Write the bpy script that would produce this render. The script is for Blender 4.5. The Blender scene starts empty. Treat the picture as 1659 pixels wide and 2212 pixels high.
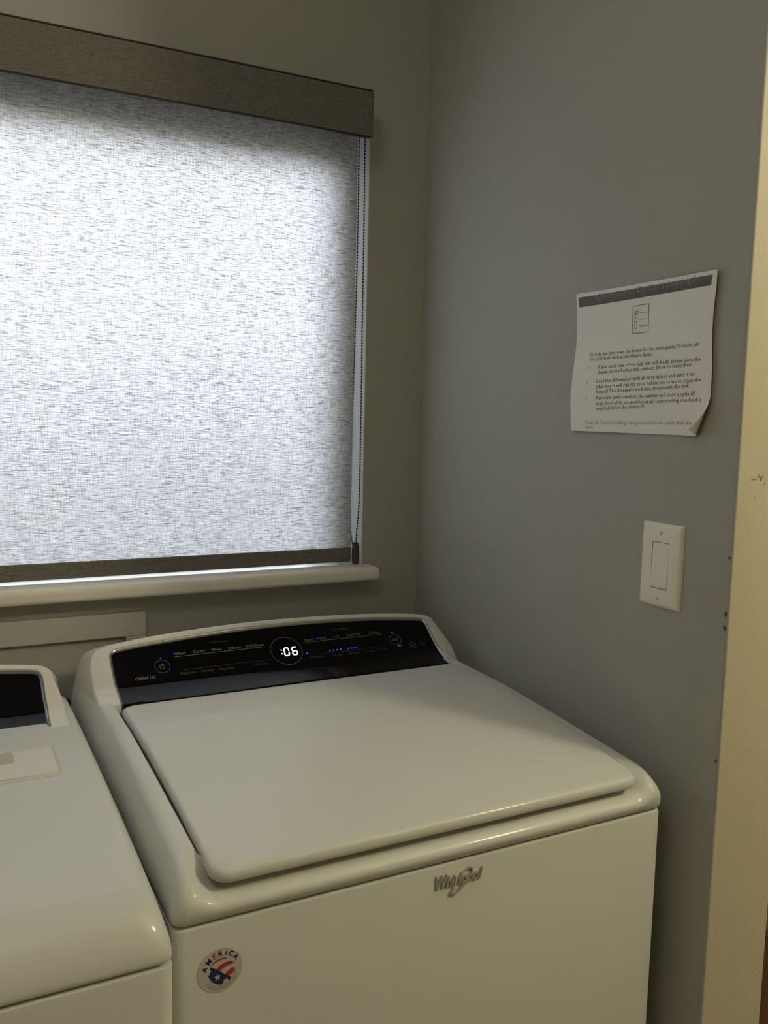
import bpy, math, random
import numpy as np
from mathutils import Vector, Matrix

sc = bpy.context.scene
col = sc.collection
random.seed(7)

# ---------------------------------------------------------------- camera
CAM = (-0.95134, -1.69042, 1.41856)
YAW, PITCH, ROLL, FPX = 0.473983, -0.111234, 0.02278, 1909.52
cy, sy, cp, sp = math.cos(YAW), math.sin(YAW), math.cos(PITCH), math.sin(PITCH)
fw = Vector((sy*cp, cy*cp, sp)); rt = Vector((cy, -sy, 0)); upv = rt.cross(fw)
r2 = math.cos(ROLL)*rt + math.sin(ROLL)*upv
u2 = -math.sin(ROLL)*rt + math.cos(ROLL)*upv
cam_d = bpy.data.cameras.new('camera'); cam = bpy.data.objects.new('camera', cam_d); col.objects.link(cam)
M = Matrix((r2, u2, -fw)).transposed().to_4x4(); M.translation = Vector(CAM); cam.matrix_world = M
cam_d.sensor_fit = 'VERTICAL'; cam_d.sensor_height = 24.0; cam_d.lens = FPX*24.0/2212.0
cam_d.clip_start = 0.02; cam_d.clip_end = 200
sc.camera = cam

# ---------------------------------------------------------------- sky, lamps, exposure
world = bpy.data.worlds.new('overcast_sky'); sc.world = world; world.use_nodes = True
wn = world.node_tree; wn.nodes.clear()
w_out = wn.nodes.new('ShaderNodeOutputWorld'); w_bg = wn.nodes.new('ShaderNodeBackground')
w_tc = wn.nodes.new('ShaderNodeTexCoord'); w_sep = wn.nodes.new('ShaderNodeSeparateXYZ'); w_rmp = wn.nodes.new('ShaderNodeValToRGB')
w_map = wn.nodes.new('ShaderNodeMapRange'); w_map.inputs[1].default_value = -1; w_map.inputs[2].default_value = 1
cr = w_rmp.color_ramp; cr.elements[0].position = 0.0; cr.elements[0].color = (0.10, 0.105, 0.09, 1)
cr.elements[1].position = 1.0; cr.elements[1].color = (0.62, 0.76, 1.0, 1)
for p_, c_ in ((0.49, (0.16, 0.17, 0.15, 1)), (0.52, (0.84, 0.88, 0.97, 1)), (0.68, (0.82, 0.87, 0.98, 1))):
    e = cr.elements.new(p_); e.color = c_
wn.links.new(w_tc.outputs['Generated'], w_sep.inputs[0]); wn.links.new(w_sep.outputs['Z'], w_map.inputs[0])
wn.links.new(w_map.outputs[0], w_rmp.inputs[0]); wn.links.new(w_rmp.outputs[0], w_bg.inputs[0])
w_bg.inputs[1].default_value = 15.5
wn.links.new(w_bg.outputs[0], w_out.inputs[0])

def point_lamp(name, loc, power, color, radius):
    d = bpy.data.lights.new(name, 'POINT'); d.energy = power; d.color = color; d.shadow_soft_size = radius
    o = bpy.data.objects.new(name, d); col.objects.link(o); o.location = loc; return o
point_lamp('ceiling_bulb', (0.70, -1.78, 2.16), 42.0, (0.97, 0.87, 0.585), 0.10)
point_lamp('added_fill_light', (-1.25, -1.45, 2.42), 9.0, (0.97, 0.94, 0.82), 0.22)  # made-up fill lamp, added to lift the right wall and notice

sc.view_settings.view_transform = 'Standard'; sc.view_settings.look = 'None'
sc.view_settings.exposure = 0.0; sc.view_settings.gamma = 1.0; sc.view_settings.use_curve_mapping = False
sc.cycles.max_bounces = 10; sc.cycles.diffuse_bounces = 6; sc.cycles.transparent_max_bounces = 12

# ---------------------------------------------------------------- materials
def mat(name, color, rough=0.5, spec=0.5, metal=0.0, coat=0.0, coat_r=0.05, emit=None, es=0.0, bump=None, mottle=None):
    m = bpy.data.materials.new(name); m.use_nodes = True; nt = m.node_tree; b = nt.nodes['Principled BSDF']
    b.inputs['Base Color'].default_value = (*color, 1); b.inputs['Roughness'].default_value = rough
    b.inputs['Specular IOR Level'].default_value = spec; b.inputs['Metallic'].default_value = metal
    b.inputs['Coat Weight'].default_value = coat; b.inputs['Coat Roughness'].default_value = coat_r
    if emit: b.inputs['Emission Color'].default_value = (*emit, 1); b.inputs['Emission Strength'].default_value = es
    if bump or mottle: tc = nt.nodes.new('ShaderNodeTexCoord')
    if mottle:   # (scale, amount)
        n = nt.nodes.new('ShaderNodeTexNoise'); n.inputs['Scale'].default_value = mottle[0]; n.inputs['Detail'].default_value = 3
        nt.links.new(tc.outputs['Object'], n.inputs['Vector'])
        mx = nt.nodes.new('ShaderNodeMix'); mx.data_type = 'RGBA'
        mx.inputs[6].default_value = (*[c*(1-mottle[1]) for c in color], 1); mx.inputs[7].default_value = (*[min(1, c*(1+mottle[1])) for c in color], 1)
        nt.links.new(n.outputs[0], mx.inputs[0]); nt.links.new(mx.outputs[2], b.inputs['Base Color'])
    if bump:     # (scale, strength, distance)
        n = nt.nodes.new('ShaderNodeTexNoise'); n.inputs['Scale'].default_value = bump[0]; n.inputs['Detail'].default_value = 2
        nt.links.new(tc.outputs['Object'], n.inputs['Vector'])
        bp = nt.nodes.new('ShaderNodeBump'); bp.inputs['Strength'].default_value = bump[1]; bp.inputs['Distance'].default_value = bump[2]
        nt.links.new(n.outputs[0], bp.inputs['Height']); nt.links.new(bp.outputs[0], b.inputs['Normal'])
    return m

MW = mat('wall_paint', (0.405, 0.41, 0.375), 0.62, 0.35, bump=(260, 0.25, 0.0012), mottle=(40, 0.03))
MGRND = mat('grass_and_gravel', (0.16, 0.17, 0.11), 0.9, mottle=(9, 0.4))
MFENCE = mat('added_fence_brown', (0.20, 0.17, 0.14), 0.85, mottle=(14, 0.3))
MWH = mat('white_trim_paint', (0.50, 0.49, 0.44), 0.55, 0.3, bump=(90, 0.1, 0.001), mottle=(30, 0.04))
MSILL = mat('sill_paint', (0.74, 0.71, 0.63), 0.5, 0.3, bump=(90, 0.1, 0.001), mottle=(30, 0.04))
MVINYL = mat('white_vinyl', (0.86, 0.89, 0.93), 0.35)
MCEIL = mat('ceiling_paint', (0.84, 0.83, 0.80), 0.8)
MCREAM = mat('cream_paint', (0.52, 0.47, 0.35), 0.6, 0.35, bump=(200, 0.3, 0.0012), mottle=(22, 0.05))
MFLOOR = mat('vinyl_floor', (0.23, 0.19, 0.14), 0.5, mottle=(6, 0.2))
MAPP = mat('white_enamel', (0.585, 0.595, 0.555), 0.48, 0.35, coat=0.25, coat_r=0.08, mottle=(25, 0.012))
MPL = mat('white_plastic', (0.66, 0.64, 0.575), 0.38, 0.45, mottle=(25, 0.012))
MTAN = mat('tan_plastic', (0.47, 0.43, 0.33), 0.5)
MBLACK = mat('black_gloss', (0.003, 0.003, 0.004), 0.08, 0.14)
MCHR = mat('brushed_chrome', (0.36, 0.37, 0.39), 0.30, 0.5, metal=1.0)
MLOGO = mat('badge_metal', (0.42, 0.41, 0.38), 0.35, 0.5, metal=0.35)
MINK = mat('panel_print', (0.17, 0.17, 0.18), 0.5)
MINKD = mat('panel_print_faint', (0.055, 0.055, 0.057), 0.5)
MDARK = mat('black_rubber', (0.012, 0.012, 0.012), 0.6)
MLED = mat('led_blue', (0, 0, 0), 0.5, emit=(0.02, 0.05, 1.0), es=2.6)
MLEDT = mat('led_text_blue', (0, 0, 0), 0.5, emit=(0.05, 0.16, 0.75), es=0.6)
MDIG = mat('digit_white', (0, 0, 0), 0.5, emit=(0.86, 0.90, 1.0), es=2.2)
MPAPER = mat('paper_white', (0.84, 0.84, 0.80), 0.8, 0.2, bump=(25, 0.15, 0.002))
MBAND = mat('grey_ink', (0.145, 0.145, 0.15), 0.7, 0.2, mottle=(300, 0.12))
MTXT = mat('black_ink', (0.27, 0.27, 0.27), 0.8, 0.1)
MTXTL = mat('faded_ink', (0.44, 0.44, 0.43), 0.8, 0.1)
MTXTW = mat('pale_ink', (0.31, 0.31, 0.31), 0.8, 0.1)
MPB = mat('paper_back', (0.60, 0.52, 0.38), 0.8, 0.2)
MSW = mat('switch_plastic', (0.86, 0.82, 0.72), 0.35, 0.45)
MSWR = mat('rocker_plastic', (0.85, 0.82, 0.74), 0.3, 0.5)
MGAP = mat('dark_gap', (0.01, 0.01, 0.008), 0.9)
MNAVY = mat('navy_print', (0.012, 0.018, 0.07), 0.5)
MRED = mat('red_print', (0.36, 0.035, 0.022), 0.5)
MGREYP = mat('grey_print', (0.26, 0.25, 0.2), 0.5)
MSTK = mat('clear_sticker', (0.47, 0.455, 0.40), 0.3, 0.5)
MWOOD = mat('dark_reddish_wood', (0.11, 0.045, 0.02), 0.4, mottle=(12, 0.4))
MBEAD = mat('chain_beads', (0.045, 0.045, 0.04), 0.35, 0.5)
MTENS = mat('bronze_plastic', (0.05, 0.046, 0.038), 0.25, 0.6)
MRAIL = mat('dark_bronze_rail', (0.010, 0.010, 0.009), 0.4, 0.5)
MSCUFF = mat('scuff', (0.10, 0.09, 0.07), 0.8)

def fabric(name, base, translucent):
    """woven linen-look fabric: thick slubs run along x, fine warp threads along z"""
    m = bpy.data.materials.new(name); m.use_nodes = True; nt = m.node_tree; nt.nodes.clear()
    N = nt.nodes.new; L = nt.links.new
    out = N('ShaderNodeOutputMaterial'); tc = N('ShaderNodeTexCoord')
    def noise(sx, sz, det=2.0, rough=.5, off=0.0):
        mp = N('ShaderNodeMapping'); mp.inputs['Scale'].default_value = (sx, 1.0, sz); mp.inputs['Location'].default_value = (off, off, off)
        n = N('ShaderNodeTexNoise'); n.inputs['Scale'].default_value = 1.0; n.inputs['Detail'].default_value = det; n.inputs['Roughness'].default_value = rough
        L(tc.outputs['Object'], mp.inputs[0]); L(mp.outputs[0], n.inputs['Vector']); return n.outputs[0]
    def math_(op, a, b=None, c=None):
        n = N('ShaderNodeMath'); n.operation = op
        for i, q in enumerate((a, b, c)):
            if q is None: continue
            if isinstance(q, (int, float)): n.inputs[i].default_value = q
            else: L(q, n.inputs[i])
        return n.outputs[0]
    def rng(x, a, b, c, d):
        n = N('ShaderNodeMapRange'); L(x, n.inputs[0])
        for i, q in enumerate((a, b, c, d)): n.inputs[i+1].default_value = q
        return n.outputs[0]
    slub = rng(noise(40, 560, 2.0, .6), .38, .60, 0.0, 1.0)          # long thin threads
    dark = rng(noise(62, 780, 1.5, .5, 7.3), .33, .44, 0.0, 1.0)      # scattered dark thick slubs
    fine = rng(noise(120, 900, 1.0, .5, 3.1), .3, .7, 0.0, 1.0)
    warp = rng(noise(480, 45, 1.5, .5, 11.0), .34, .62, 0.0, 1.0)
    t = math_('ADD', math_('MULTIPLY', slub, .34), math_('MULTIPLY', fine, .20))
    t = math_('ADD', t, math_('MULTIPLY', warp, .22))
    t = math_('ADD', t, .31)
    t = math_('MULTIPLY', t, math_('ADD', math_('MULTIPLY', dark, .58), .42))
    def tint(c, fac):
        n = N('ShaderNodeVectorMath'); n.operation = 'SCALE'; n.inputs[0].default_value = c; L(fac, n.inputs['Scale']); return n.outputs[0]
    dif = N('ShaderNodeBsdfDiffuse'); L(tint(base, math_('ADD', math_('MULTIPLY', t, .5), .55)), dif.inputs[0])
    if translucent:
        tr = N('ShaderNodeBsdfTranslucent'); L(tint(translucent, t), tr.inputs[0])
        ad = N('ShaderNodeAddShader'); L(dif.outputs[0], ad.inputs[0]); L(tr.outputs[0], ad.inputs[1]); L(ad.outputs[0], out.inputs[0])
    else:
        L(dif.outputs[0], out.inputs[0])
    return m
MFAB = fabric('shade_fabric', (0.20, 0.19, 0.17), (0.45, 0.43, 0.43))
MFABO = fabric('shade_fabric_backed', (0.185, 0.178, 0.160), None)

def glass():
    m = bpy.data.materials.new('window_glass'); m.use_nodes = True; nt = m.node_tree; nt.nodes.clear()
    o = nt.nodes.new('ShaderNodeOutputMaterial'); mx = nt.nodes.new('ShaderNodeMixShader'); t = nt.nodes.new('ShaderNodeBsdfTransparent')
    g = nt.nodes.new('ShaderNodeBsdfGlossy'); g.inputs['Roughness'].default_value = 0.0; f = nt.nodes.new('ShaderNodeFresnel'); f.inputs[0].default_value = 1.45
    t.inputs[0].default_value = (.95, .97, .96, 1)
    nt.links.new(f.outputs[0], mx.inputs[0]); nt.links.new(t.outputs[0], mx.inputs[1]); nt.links.new(g.outputs[0], mx.inputs[2]); nt.links.new(mx.outputs[0], o.inputs[0])
    return m
MGLASS = glass()

# ---------------------------------------------------------------- helpers
def tag(o, label=None, cat=None, group=None, kind=None):
    if label: o['label'] = label
    if cat: o['category'] = cat
    if group: o['group'] = group
    if kind: o['kind'] = kind
    return o
def empty(name, loc=(0, 0, 0), rz=0.0):
    o = bpy.data.objects.new(name, None); col.objects.link(o); o.location = loc; o.rotation_euler = (0, 0, rz); o.empty_display_size = .05; return o
def obj(name, V, F, m, parent=None, smooth=None, label=None, mats=None, fm=None):
    me = bpy.data.meshes.new(name); me.from_pydata([tuple(v) for v in V], [], F)
    for x in (mats or [m]): me.materials.append(x)
    if fm: me.polygons.foreach_set('material_index', fm)
    if smooth is not None:
        me.polygons.foreach_set('use_smooth', [True]*len(me.polygons)); me.set_sharp_from_angle(angle=math.radians(smooth))
    me.update(); o = bpy.data.objects.new(name, me); col.objects.link(o)
    if parent: o.parent = parent
    if label: o['label'] = label
    return o
class MB:
    def __init__(s): s.V = []; s.F = []
    def add(s, V, F):
        k = len(s.V); s.V += [tuple(v) for v in V]; s.F += [tuple(i+k for i in f) for f in F]; return s
    def box(s, x0, x1, y0, y1, z0, z1, b=0.0):
        if b <= 0:
            V = [(x, y, z) for z in (z0, z1) for y in (y0, y1) for x in (x0, x1)]
            return s.add(V, [(0, 2, 3, 1), (4, 5, 7, 6), (0, 1, 5, 4), (1, 3, 7, 5), (3, 2, 6, 7), (2, 0, 4, 6)])
        # bevelled box: 24 vertices (each corner split in three)
        P = {}; V = []
        for ix, x in enumerate((x0, x1)):
            for iy, y in enumerate((y0, y1)):
                for iz, z in enumerate((z0, z1)):
                    dx = b if ix == 0 else -b; dy = b if iy == 0 else -b; dz = b if iz == 0 else -b
                    for a, p in enumerate(((x, y+dy, z+dz), (x+dx, y, z+dz), (x+dx, y+dy, z))):
                        P[ix, iy, iz, a] = len(V); V.append(p)
        F = []
        for i in (0, 1):
            f = [P[i, 0, 0, 0], P[i, 1, 0, 0], P[i, 1, 1, 0], P[i, 0, 1, 0]]; F.append(f if i else f[::-1])
            f = [P[0, i, 0, 1], P[0, i, 1, 1], P[1, i, 1, 1], P[1, i, 0, 1]]; F.append(f if i else f[::-1])
            f = [P[0, 0, i, 2], P[1, 0, i, 2], P[1, 1, i, 2], P[0, 1, i, 2]]; F.append(f if i else f[::-1])
        for j in (0, 1):
            for k in (0, 1):
                s1 = (j+k) % 2
                f = [P[0, j, k, 1], P[1, j, k, 1], P[1, j, k, 2], P[0, j, k, 2]]; F.append(f if s1 == 0 else f[::-1])
                f = [P[j, 0, k, 0], P[j, 0, k, 2], P[j, 1, k, 2], P[j, 1, k, 0]]; F.append(f if s1 == 0 else f[::-1])
                f = [P[j, k, 0, 0], P[j, k, 1, 0], P[j, k, 1, 1], P[j, k, 0, 1]]; F.append(f if s1 == 0 else f[::-1])
                for l in (0, 1):
                    f = [P[j, k, l, 0], P[j, k, l, 1], P[j, k, l, 2]]; F.append(f if (j+k+l) % 2 == 0 else f[::-1])
        return s.add(V, F)
    def loft(s, rings, closed=True, cap0=False, cap1=False):
        n = len(rings[0]); V = [p for r in rings for p in r]; F = []
        for k in range(len(rings)-1):
            for i in range(n if closed else n-1):
                j = (i+1) % n
                F.append((k*n+i, k*n+j, (k+1)*n+j, (k+1)*n+i))
        if cap0: F.append(tuple(range(n))[::-1])
        if cap1: F.append(tuple((len(rings)-1)*n+i for i in range(n)))
        return s.add(V, F)
    def tube(s, pts, r, n=12, cap=True):
        pts = [Vector(p) for p in pts]; rings = []; ref = None
        for i, p in enumerate(pts):
            t = (pts[min(i+1, len(pts)-1)]-pts[max(i-1, 0)]).normalized()
            if ref is None: ref = t.orthogonal().normalized()
            ref = (ref-t*ref.dot(t)).normalized(); b = t.cross(ref)
            rings.append([p+(ref*math.cos(a)+b*math.sin(a))*r for a in [2*math.pi*k/n for k in range(n)]])
        return s.loft(rings, True, cap, cap)
    def build(s, name, m, parent=None, smooth=None, label=None):
        return obj(name, s.V, s.F, m, parent, smooth, label)

def catmull(P, n):
    """n points evenly spaced by length on a smooth curve through P"""
    P = [np.array(p, float) for p in P]; Q = [2*P[0]-P[1]]+P+[2*P[-1]-P[-2]]; out = []
    for i in range(1, len(Q)-2):
        for t in np.linspace(0, 1, 12, endpoint=False):
            a, b, c, d = Q[i-1:i+3]
            out.append(.5*((2*b)+(-a+c)*t+(2*a-5*b+4*c-d)*t*t+(-a+3*b-3*c+d)*t**3))
    out.append(P[-1]); out = np.array(out); L = np.r_[0, np.cumsum(np.linalg.norm(np.diff(out, axis=0), axis=1))]
    q = np.linspace(0, L[-1], n); return np.stack([np.interp(q, L, out[:, k]) for k in range(out.shape[1])], 1)
def text_mesh(txt, size=1.0, align='LEFT', res=2, shear=0.0, bold=0.0, width=None, space=1.0):
    cu = bpy.data.curves.new('t', 'FONT'); cu.body = txt; cu.size = size; cu.resolution_u = res; cu.shear = shear; cu.offset = bold; cu.space_character = space
    o = bpy.data.objects.new('t', cu); me = bpy.data.meshes.new_from_object(o)
    V = np.array([v.co[:2] for v in me.vertices]).reshape(-1, 2); F = [tuple(p.vertices) for p in me.polygons]
    bpy.data.objects.remove(o); bpy.data.curves.remove(cu); bpy.data.meshes.remove(me)
    if len(V):
        V[:, 0] -= V[:, 0].min()
        w = V[:, 0].max()
        if width: V[:, 0] *= width/w; w = width
        if align == 'CENTER': V[:, 0] -= w/2
    return V, F
def sstep(a, b, x):
    t = min(1, max(0, (x-a)/(b-a))); return t*t*(3-2*t)

# ================================================================ SETTING
ROOM_L, ROOM_F, ROOM_R, CEIL = -2.6, -4.2, 2.6, 2.5
XR, ZB, ZT, XL = -0.135, 1.0955, 2.03, -1.75      # window opening in the back wall
WT = 0.13
b = MB()
b.box(ROOM_L, XL, 0, WT, 0, CEIL); b.box(XR, 0.02, 0, WT, 0, CEIL); b.box(XL, XR, 0, WT, 0, ZB-.0285); b.box(XL, XR, 0, WT, ZT, CEIL)
wb = b.build('wall_back', MW); tag(wb, kind='structure')
# right wall, its end a slightly rounded outside corner
EY, TH = -0.8613, 0.1244
pr = []
for (cx_, cy_, a0) in ((0.004, EY+.004, 180), (TH-.004, EY+.004, 270)):
    for k in range(5):
        a = math.radians(a0+k*22.5); pr.append((cx_+.004*math.cos(a), cy_+.004*math.sin(a)))
pr += [(TH, WT), (0, WT)]
b = MB(); b.loft([[(x, y, 0) for x, y in pr], [(x, y, CEIL) for x, y in pr]], True, True, True)
# the wall's end and hallway side carry a cream paint, the laundry side the grey one
fm = [0 if (k < 3 or k >= len(pr)-1) else 1 for k in range(len(pr))]+[0, 0]
wr = obj('wall_right', b.V, b.F, None, smooth=40, mats=[MW, MCREAM], fm=fm); tag(wr, kind='structure')
tag(MB().box(ROOM_L-.1, ROOM_R+.1, ROOM_F-.1, 0.0, -.1, 0).build('floor', MFLOOR), kind='structure')
tag(MB().box(ROOM_L-.1, ROOM_R+.1, ROOM_F-.1, WT, CEIL, CEIL+.1).build('ceiling', MCEIL), kind='structure')
tag(MB().box(ROOM_L-.1, ROOM_L, ROOM_F, 0, 0, CEIL).build('wall_left', MCREAM), kind='structure')
tag(MB().box(ROOM_L-.1, ROOM_R+.1, ROOM_F-.1, ROOM_F, 0, CEIL).build('wall_front', MCREAM), kind='structure')
tag(MB().box(ROOM_R, ROOM_R+.1, ROOM_F, 0, 0, CEIL).build('wall_far_right', MCREAM), kind='structure')
tag(MB().box(TH, ROOM_R+.1, 0, WT, 0, CEIL).build('wall_hallway', MCREAM), kind='structure')

# paint chips along the outside corner and scuffs on the wall end
def blob(cx_, cz_, rx, rz, n=9, seed=0):
    rnd = random.Random(seed); return [(cx_+rx*math.cos(2*math.pi*k/n)*rnd.uniform(.5, 1.1), cz_+rz*math.sin(2*math.pi*k/n)*rnd.uniform(.5, 1.1)) for k in range(n)]
for i, (z, h) in enumerate(((1.2358, .0030), (1.1585, .0045), (1.139, .0042), (0.952, .0025))):
    P = blob(0, z, .0026, h, 9, i+3)
    V = [(-.0006, EY+.0045+p[0], p[1]) for p in P]+[(.0015, EY+.0045+p[0], p[1]) for p in P]
    obj('paint_chip', V, [tuple(range(9))[::-1]]+[(k, (k+1) % 9, 9+(k+1) % 9, 9+k) for k in range(9)], MSCUFF, wr)
for i, (x, z, a, l) in enumerate(((0.040, 1.345, 70, .012), (0.043, 1.343, 110, .010), (0.047, 1.344, 65, .011), (0.028, 1.341, 10, .006), (0.033, 1.3415, 170, .004), (0.034, 1.316, 60, .005), (0.052, 1.335, 20, .004))):
    ca, sa = math.cos(math.radians(a)), math.sin(math.radians(a)); w = .0007
    V = [(x+ca*t*l/2-sa*s_*w, EY-.0003, z+sa*t*l/2+ca*s_*w) for t, s_ in ((-1, 0), (-.4, 1), (.5, .7), (1, 0), (.5, -.7), (-.3, -.6))]
    obj('scuff_mark', V, [(0, 1, 2, 3, 4, 5)], MSCUFF, wr)

# window: vinyl frame, sash and glass
w1 = empty('window_1', (-.94, .06, 1.5)); tag(w1, kind='structure')
def local(o, V): L = o.location; return [(v[0]-L[0], v[1]-L[1], v[2]-L[2]) for v in V]
def framebox(x0, x1, z0, z1, w, y0, y1, bev=.003):
    b = MB(); b.box(x0, x0+w, y0, y1, z0, z1, bev); b.box(x1-w, x1, y0, y1, z0, z1, bev)
    b.box(x0+w, x1-w, y0, y1, z0, z0+w*.27, bev); b.box(x0+w, x1-w, y0, y1, z1-w*1.33, z1, bev); return b
b = framebox(XL, XR, ZB, ZT, .077, .068, .118); b.V = local(w1, b.V); b.build('window_frame', MVINYL, w1)
b = MB().box(-.975, -.925, .07, .115, ZB+.018, ZT-.10, .003); b.V = local(w1, b.V); b.build('meeting_stile', MVINYL, w1)
b = MB().box(XL+.065, XR-.065, .094, .098, ZB+.016, ZT-.095); b.V = local(w1, b.V); b.build('glass_pane', MGLASS, w1)
b = MB().box(XR-.002, XR+.0003, .0008, .0685, ZB, ZT).box(XL-.0003, XL+.004, .0008, .0685, ZB, ZT).box(XL+.004, XR-.004, .0008, .0685, ZT-.004, ZT+.0003)
b.V = local(w1, b.V); b.build('jamb_liner', MVINYL, w1)
# outside, unseen: ground, plus a fence added to dim the lower blind
tag(MB().box(-8, 6, WT, 9, -.45, -.35).build('ground_outside', MGRND), kind='structure')
tag(MB().box(-8, 6, 1.5, 1.56, -.4, 1.60).build('light_blocking_fence', MFENCE), kind='structure')
# window stool with a rounded nose
prof = [(.04, ZB-.0285), (-.042, ZB-.0285)]
for k in range(7):
    a = math.radians(-90-k*15); prof.append((-.042+.009*math.cos(a), ZB-.0195+.009*math.sin(a)))
for k in range(7):
    a = math.radians(180-k*15); prof.append((-.040+.011*math.cos(a), ZB-.011+.011*math.sin(a)))
prof.append((.04, ZB))
b = MB()
XE = -.117
rings = [[(XL-.05, y, z) for y, z in prof]]
for dx, sc_ in ((.006, 1.0), (.002, .93), (0.0, .72)):
    rings.append([(XE-dx, max(y, -.001) if False else (y if y > 0 else y*(.80+.20*sc_)), ZB-.014+(z-ZB+.014)*sc_) for y, z in prof])
# split: part in the recess ends at the opening, the nose runs past it
b.box(XL+.001, XR-.0005, -.0, .0685, ZB-.0285, ZB)
prof2 = [(min(y, 0.0), z) for y, z in prof]
rings = [[(XL-.05, y, z) for y, z in prof2]]+[[(XE-dx, y*(.78+.22*s_), ZB-.0142+(z-ZB+.0142)*s_) for y, z in prof2] for dx, s_ in ((.008, 1.0), (.003, .96), (.0006, .88), (0, .74))]
b.loft(rings, True, True, True)
st = b.build('trim_1', MSILL, smooth=35); tag(st, kind='structure')

# white frame around the recessed panel under the window
FX0, FX1, FZ0, FZ1 = -1.42, -.597, .58, 1.033
pf = empty('access_panel', (-1.0, 0, .80)); tag(pf, 'white-painted flat wooden frame around a grey panel on the wall below the windowsill', 'wall panel')
for nm, bx in (('frame_rail', (FX0, FX1, -.016, 0, .987, FZ1)), ('frame_rail', (FX0, FX1, -.016, 0, FZ0, FZ0+.046)),
               ('frame_stile', (FX1-.037, FX1, -.0155, 0, FZ0+.046, .987)), ('frame_stile', (FX0, FX0+.037, -.0155, 0, FZ0+.046, .987))):
    b = MB().box(*bx, .0015); b.V = local(pf, b.V); b.build(nm, MWH, pf)
b = MB().box(FX0+.037, FX1-.037, -.004, 0, FZ0+.046, .987); b.V = local(pf, b.V); b.build('panel', MW, pf)

# ================================================================ ROLLER SHADE
BX1, BX0, BY = -.1569, -1.735, .012
rb = empty('roller_blind', (-.94, -.045, 1.98))
tag(rb, 'light grey woven linen-look roller shade lowered over the bright window', 'window shade')
def lb(mb, name, m, parent=rb, smooth=None, label=None):
    return mb_build(mb, name, m, parent, rb, smooth, label)
def mb_build(mb, name, m, parent, root, smooth=None, label=None):
    mb.V = local(root, mb.V); return mb.build(name, m, parent, smooth, label)
# the cloth is a touch wavy, 0.7 mm thick
nx, nz = 60, 40; V = []; F = []
for s_ in (0, 1):
    for j in range(nz+1):
        for i in range(nx+1):
            x = BX0+(BX1-BX0)*i/nx; z = 1.129+(1.996-1.129)*j/nz
            V.append((x, BY+.0007*s_+.0006*math.sin(x*9+z*2), z))
n1 = (nx+1)*(nz+1)
for j in range(nz):
    for i in range(nx):
        a = j*(nx+1)+i; F.append((a, a+1, a+nx+2, a+nx+1))
obj('fabric', local(rb, V[:n1]), F, MFAB, rb, smooth=60)
b = MB().box(BX0, BX1, BY-.0035, BY+.0035, 1.1007, 1.1314, .0015); lb(b, 'hem_bar', MFABO, label='dark fabric-wrapped hem bar along the bottom of the shade')
b = MB().tube([(BX0, BY+.016, 2.002), (BX1+.004, BY+.016, 2.002)], .0165, 20); lb(b, 'roller_tube', MFABO, smooth=40)
VX, VY = -.1727, -.09
b = MB().box(BX0-.03, VX-.0015, VY, VY+.004, 1.9492, 2.0325, .0008); lb(b, 'fascia_panel', MFABO, label='dark grey-brown fabric-covered fascia')
b = MB().box(BX0-.03, VX-.005, VY-.0010, VY+.005, 1.9456, 1.9490, .0006); lb(b, 'fascia_bottom_rail', MRAIL)
b = MB().box(BX0-.03, VX-.002, VY-.0010, 0, 2.0327, 2.0352, .0005); lb(b, 'fascia_top_rail', MRAIL)
b = MB(); pc = [(VY+.0005, 1.9475), (VY+.010, 1.9500), (0, 1.9900), (0, 2.0345), (VY+.0005, 2.0345)]
b.loft([[(x, y, z) for y, z in pc] for x in (VX-.0014, VX+.0006)], True, True, True); lb(b, 'end_cap', MFABO)
# bead chain, one continuous loop through the tensioner
tz, tx, ty = 1.1384, -.1511, 0.0
Lp = catmull([(-.1503, .020, 2.00), (-.1506, .020, 1.973), (-.1499, .020, 1.7887), (-.1515, .020, 1.6043), (-.1542, .020, 1.4098), (-.1559, .020, 1.2767), (-.1549, .019, 1.1741), (tx-.001, ty+.006, tz-.012)], 165)
Rp = catmull([(-.1488, -.004, 2.0046), (-.1489, -.004, 1.9708), (-.1474, -.004, 1.7892), (-.1469, -.004, 1.6046), (-.1459, -.004, 1.4098), (-.1462, -.004, 1.2356), (-.1495, -.002, 1.1691), (tx+.001, ty, tz-.008)], 165)
b = MB()
ico = []
for P in (Lp, Rp):
    b.tube([P[k] for k in range(0, len(P), 4)]+[P[-1]], .0007, 5)
    d = np.r_[0, np.cumsum(np.linalg.norm(np.diff(P, axis=0), axis=1))]
    for q in np.arange(.002, d[-1], .0062):
        c = [np.interp(q, d, P[:, k]) for k in range(3)]; R = .0021
        rings = [[(c[0]+R*math.sin(t)*math.cos(a), c[1]+R*math.sin(t)*math.sin(a), c[2]+R*math.cos(t)) for a in [k*math.pi/4 for k in range(8)]] for t in (.25, .8, math.pi/2, 2.34, 2.9)]
        b.loft(rings, True, True, True)
ch = lb(b, 'bead_chain', MBEAD, smooth=60, label='dark bead chain hanging in two strands'); ch['kind'] = 'stuff'
te = MB()
rings = []
for z, wx, wy in ((1.0957, .0030, .0025), (1.0966, .0050, .0042), (1.1001, .0066, .0055), (1.1073, .0070, .0060), (1.1288, .0068, .0058), (1.1370, .0062, .0052), (1.1422, .0045, .0038), (1.1437, .002, .002)):
    rings.append([(tx+.0006+(z-1.119)*-.01+wx*1.15*math.copysign(abs(math.cos(a))**.7, math.cos(a)), ty+wy*math.copysign(abs(math.sin(a))**.7, math.sin(a)), z) for a in [2*math.pi*(k+.5)/16 for k in range(16)]])
te.loft(rings, True, True, True); te = lb(te, 'chain_tensioner', MTENS, smooth=40, label='dark bronze chain tensioner')
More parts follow.
